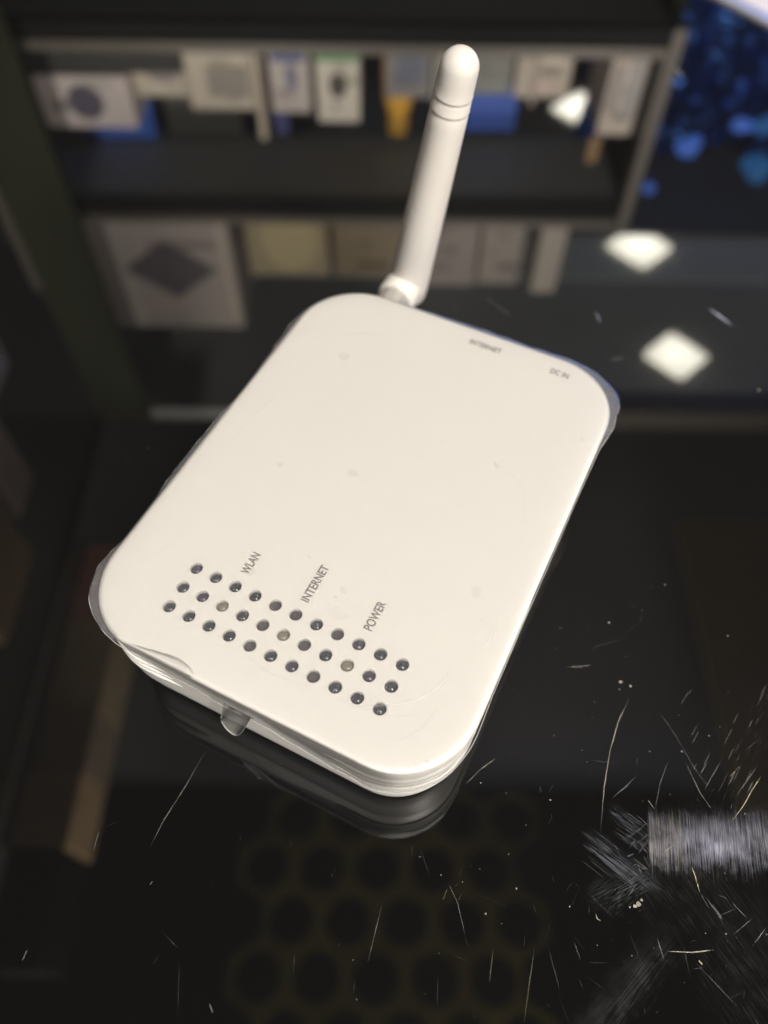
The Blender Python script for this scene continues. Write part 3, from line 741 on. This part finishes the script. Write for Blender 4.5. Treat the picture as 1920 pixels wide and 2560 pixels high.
carton("slim_carton", "thin upright cream strip of packaging on the lower shelf", -.197, -.186, 1.04, .3712, .522, (0.60, 0.52, 0.42), .03)
carton("carton", "pale carton with a blue figure print on the lower shelf", -.176, -.117, 1.06, .3712, .489, (0.60, 0.54, 0.50), .1, 0, [('sq', .0, .035, .024, .006, (0.10, 0.12, 0.30)), ('disc', .003, .065, .008, .02, (0.18, 0.19, 0.30))])
carton("carton", "white carton with a green band and a dark blot on the lower shelf", -.107, -.043, 1.06, .3712, .503, (0.78, 0.72, 0.62), .1, 0, [('sq', .0, .034, .030, .0055, (0.12, 0.35, 0.12)), ('disc', .0, .075, .013, .018, (0.06, 0.05, 0.04))])
carton("carton", "dim blue grey carton in the middle of the lower shelf", -.005, .063, 1.08, .3712, .475, (0.26, 0.24, 0.24), .1, 0, [('sq', .004, .05, .02, .03, (0.14, 0.16, 0.22))])
carton("carton", "grey carton half way along the lower shelf", .066, .118, 1.07, .3712, .478, (0.36, 0.33, 0.31), .1)
carton("carton", "dark green grey carton in the right half of the lower shelf", .122, .183, 1.07, .3712, .462, (0.24, 0.24, 0.22), .1)
carton("carton", "plain taupe carton in the right half of the lower shelf", .187, .268, 1.06, .3712, .461, (0.52, 0.45, 0.38), .1, 0, [('sq', -.012, .06, .004, .04, (0.36, 0.31, 0.26))])
carton("carton", "tall taupe carton with two grey windows at the right end of the lower shelf", .322, .375, 1.05, .3712, .512, (0.58, 0.50, 0.44), .12, 0, [('sq', -.014, .07, .007, .035, (0.33, 0.29, 0.26)), ('sq', .012, .068, .009, .040, (0.36, 0.36, 0.36))])
carton("tag_strip", "small orange price strip hanging at the right end of the lower shelf", .314, .332, 1.045, .512, .556, (0.30, 0.18, 0.08), .004)
# orange jar and blue bag on the lower shelf
def jar(name, label, x, y, z, r, h, col, cat):
    o = empty(name, (x, y, z)); tag(o, label, cat)
    ma = mat(name + "_skin", col, 0.4, noise_amt=.15, noise_scale=30)
    bm = bmesh.new(); lathe(bm, [(r * .8, 0), (r, .006), (r, h * .55), (r * .92, h * .72), (r * .62, h * .84)], 20)
    from_bm(name + "_body", bm, ma, o, smooth=True)
    bm = bmesh.new(); lathe(bm, [(r * .64, h * .842), (r * .66, h * .85), (r * .66, h * .99), (r * .55, h)], 20)
    from_bm(name + "_lid", bm, ma, o, smooth=True)
    return o
jar("jar", "orange jar standing behind the dim cartons on the lower shelf", .017, 1.175, .371, .027, .215, (0.95, 0.50, 0.08), "jar")
carton("blue_box", "dark blue box behind the right hand cartons on the lower shelf", .13, .215, 1.175, .373, .583, (0.05, 0.12, 0.50), .02)
carton("slim_box", "small lilac box behind the pale cartons on the lower shelf", -.194, -.170, 1.18, .373, .597, (0.22, 0.24, 0.62), .012)
carton("carton", "big white carton with a dark slanted picture at the left end of the upper shelf", -.552, -.278, 1.05, .6432, .925, (0.40, 0.35, 0.325), .14, 0, [('dia', .02, .14, .085, .065, (0.10, 0.09, 0.10)), ('sq', .123, .14, .006, .12, (0.52, 0.45, 0.36))])
carton("carton", "brown yellow package in the middle of the upper shelf", -.250, -.105, 1.06, .6432, .80, (0.34, 0.28, 0.17), .1, 0, [('disc', .005, .075, .05, .07, (0.46, 0.39, 0.22))])
carton("carton", "dark brown package in the middle of the upper shelf", -.095, .045, 1.06, .6432, .80, (0.22, 0.17, 0.11), .1)
carton("carton", "taupe carton in the right half of the upper shelf", .065, .165, 1.06, .6432, .82, (0.27, 0.23, 0.21), .1)
carton("carton", "dim taupe carton beside the gap on the upper shelf", .170, .245, 1.06, .6432, .815, (0.29, 0.25, 0.22), .1)
carton("slim_carton", "narrow pale carton at the right end of the upper shelf", .272, .318, 1.055, .6432, .83, (0.42, 0.37, 0.32), .08)

# left hand unit
o = box("upright_panel", -.597, -.489, .952, .965, -.9, 1.09, M['olive']); tag(o, "dull olive upright panel left of the display shelf", "panel")
o = box("edge_strip", -.602, -.586, .940, .950, .45, .74, M['pale_trim']); tag(o, "pale edging strip on the olive panel", "trim")
lu = empty("side_shelf", (-.75, .5, -.9)); tag(lu, "black side shelf running along the left wall", "shelf")
box("shelf_board", -.15, .13, -.55, .42, 1.44, 1.47, M['dark_trim'], lu)
box("shelf_board", -.15, .13, -.55, .42, 1.03, 1.06, M['dark_trim'], lu)
box("upright", -.15, -.13, -.56, .43, 0, 2.0, M['dark_trim'], lu)
carton("carton", "lilac white carton on the left side shelf", -.80, -.612, .70, .571, .76, (0.42, 0.42, 0.52), .09, 0, (), "boxed goods on the side shelf")
carton("carton", "skin coloured carton with a dark spot on the left side shelf", -.80, -.608, .60, .571, .93, (0.34, 0.27, 0.24), .085, 0, (), "boxed goods on the side shelf")
for y0, y1, col, lb, x1 in ((-.06, .0775, (0.004, 0.004, 0.004), "near black", -.404), (.078, .1735, (0.70, 0.48, 0.27), "tan", -.400), (.174, .2635, (0.42, 0.32, 0.22), "dark brown", -.398), (.264, .4015, (0.52, 0.40, 0.24), "olive brown", -.396), (.402, .53, (0.55, 0.28, 0.24), "reddish", -.402)):  # near black one added to hide the bright end face of the row
    o = empty("carton", (-.44, (y0 + y1) / 2, .90)); tag(o, "%s carton in the overhead row on the left of the counter" % lb, "box", "cartons in the overhead row")
    key = "overhead_" + lb.replace(" ", "_"); M[key] = mat(key, col, .55, noise_amt=.35, noise_scale=14, spec=.05)
    box("carton_body", -.034, x1 + .44, (y0 - y1) / 2, (y1 - y0) / 2, 0, .11, M[key], o, .004)
o = empty("rail", (-.479, .30, .89)); tag(o, "pale rail carrying the overhead row of cartons", "rail")
box("rail_front", -.004, .004, -.225, .235, .0, .02, M['pale_trim'], o)  # pale tone stands in for the highlight along the carton edges
carton("carton", "brown carton nearest the customer on the left side shelf", -.80, -.606, .40, .571, 1.0, (0.24, 0.16, 0.09), .175, 0, (), "boxed goods on the side shelf")
# soffit round the counter with the square downlights
def st(name, *a_):
    o = box(name, *a_); o["kind"] = "structure"; return o
st("soffit", -.585, 2.2, 1.012, 1.448, 1.13, 1.16, M['soffit'])
st("soffit_band", -.585, 2.2, 1.450, 1.604, 1.128, 1.16, M['soffit_band'])
st("soffit_rear", -1.6, 2.2, 1.606, 3.0, 1.111, 1.17, M['room_dark'])
st("soffit_edge", .16, 2.2, .998, 1.010, 1.104, 1.16, M['pale_trim'])
st("soffit_side", -1.6, -.60, -.4, .99, 1.13, 1.16, M['soffit'])
st("soffit_side_edge", -.598, -.588, -.4, .99, 1.10, 1.16, M['pale_trim'])
st("rear_wall", -2.2, 2.4, 3.0, 3.05, -.9, 2.1, M['room_dark'])
st("floor", -3, 3, -3, 3.2, -.95, -.9, M['room_dark'])
st("ceiling_front", -2.2, 2.4, -.5, .45, 2.08, 2.11, mat('black_ceiling', (0.012, 0.012, 0.012), .8, noise_amt=.2, noise_scale=3, spec=.1))
st("ceiling", -2.2, 2.4, .451, 3.0, 2.1, 2.13, mat("ceiling_paint", (0.75, 0.76, 0.78), .8, noise_amt=.15, noise_scale=3))
st("ceiling_panel", .92, 1.9, .36, 1.24, 1.88, 1.92, mat("brown_panel", (0.62, 0.47, 0.28), .6, noise_amt=.2, noise_scale=5))
for x, y, s in ((.668, 1.187, .052), (.648, 1.572, .060), (.575, 2.17, .066)):
    o = empty("ceiling_downlight", (x, y, 1.1295 if y < 2 else 1.1105), R(43)); tag(o, "square frosted ceiling downlight, %s" % ("nearest the counter" if y < 1.3 else "middle of the row" if y < 1.8 else "farthest back"), "ceiling light", "square ceiling downlights")
    box("diffuser", -s, s, -s, s, -.012, -.003, M['lamp'], o, .006)
    box("lamp_frame", -s - .006, s + .006, -s - .006, s + .006, -.0025, .0, M['lamp_rim'], o)
# perforated ceiling grille overhead
bm = bmesh.new()
for j in range(-1, 5):
    for i in range(0, 5):
        cx = -.274 + i * .136 + (.068 if j % 2 else 0); cy = .214 - j * .117
        N = 24; r0 = .0545
        hexr = .0785
        outer = []
        for k in range(N):
            a_ = k * 2 * math.pi / N; sec = (a_ + math.pi / 6) % (math.pi / 3) - math.pi / 6
            rr = .068 / math.cos((a_ % (math.pi / 3)) - math.pi / 6) if False else .068 / math.cos(sec)
            outer.append((cx + rr * math.cos(a_), cy + rr * math.sin(a_)))
        vo = [bm.verts.new((x, y, 1.9)) for x, y in outer]
        vi = [bm.verts.new((cx + r0 * math.cos(k * 2 * math.pi / N), cy + r0 * math.sin(k * 2 * math.pi / N), 1.9)) for k in range(N)]
        vd = [bm.verts.new((v.co.x, v.co.y, 1.93)) for v in vi]
        for k in range(N):
            bm.faces.new((vo[k], vi[k], vi[(k + 1) % N], vo[(k + 1) % N])); bm.faces.new((vi[k], vd[k], vd[(k + 1) % N], vi[(k + 1) % N]))
g = from_bm("ceiling_grille", bm, M['grille']); g["kind"] = "structure"
# blue lights beyond the shelf
for i, (x, y, z, r_, k) in enumerate([(.915, 1.72, .885, .026, 'cyan_led'), (.847, 1.7, .872, .022, 'blue_led'), (.735, 1.7, .925, .026, 'blue_led'), (.655, 1.66, 1.012, .014, 'blue_led'), (.93, 1.7, .985, .036, 'cyan_led')]):
    bm = bmesh.new(); bmesh.ops.create_icosphere(bm, subdivisions=2, radius=r_)
    for v in bm.verts: v.co *= 1 + .8 * noise.noise(v.co * 45 + Vector((i * 3.1, 0, 0))); v.co.z *= .75
    o = from_bm("blue_lamp", bm, M[k], None, True, (x, y, z)); tag(o, ("upper pale cyan", "small round blue", "elongated blue", "lowest blue, nearest the shelf upright,", "largest cyan")[i] + " glowing lamp beyond the display shelf", "lamp", "blue lamps beyond the shelf")
o = box("blue_display", .62, 1.40, 1.30, 1.33, -.05, .36, M['blue_screen']); tag(o, "glowing blue display panel right of the display shelf", "screen")  # unseen glow added so the film's rear corner mirrors blue

# crumpled blue foil curtain catching the lamps
bm = bmesh.new(); NX, NZ = 46, 34; g_ = []
for j in range(NZ + 1):
    g_.append([])
    for i in range(NX + 1):
        x = .50 + .98 * i / NX; z = .66 + .42 * j / NZ
        d_ = .055 * noise.noise(Vector((x * 9, z * 9, 1))) + .035 * noise.noise(Vector((x * 21, z * 21, 5))) + .02 * noise.noise(Vector((x * 44, z * 44, 9)))
        g_[-1].append(bm.verts.new((x, 1.93 + d_, z)))
for j in range(NZ):
    for i in range(NX): bm.faces.new((g_[j][i], g_[j][i + 1], g_[j + 1][i + 1], g_[j + 1][i]))
o = from_bm("foil_curtain", bm, mat("blue_foil", (0.03, 0.09, 0.30), 0.34, metal=0.9, noise_amt=.6, noise_scale=7), None)
tag(o, "crumpled dark blue foil curtain hanging beyond the display shelf", "curtain")
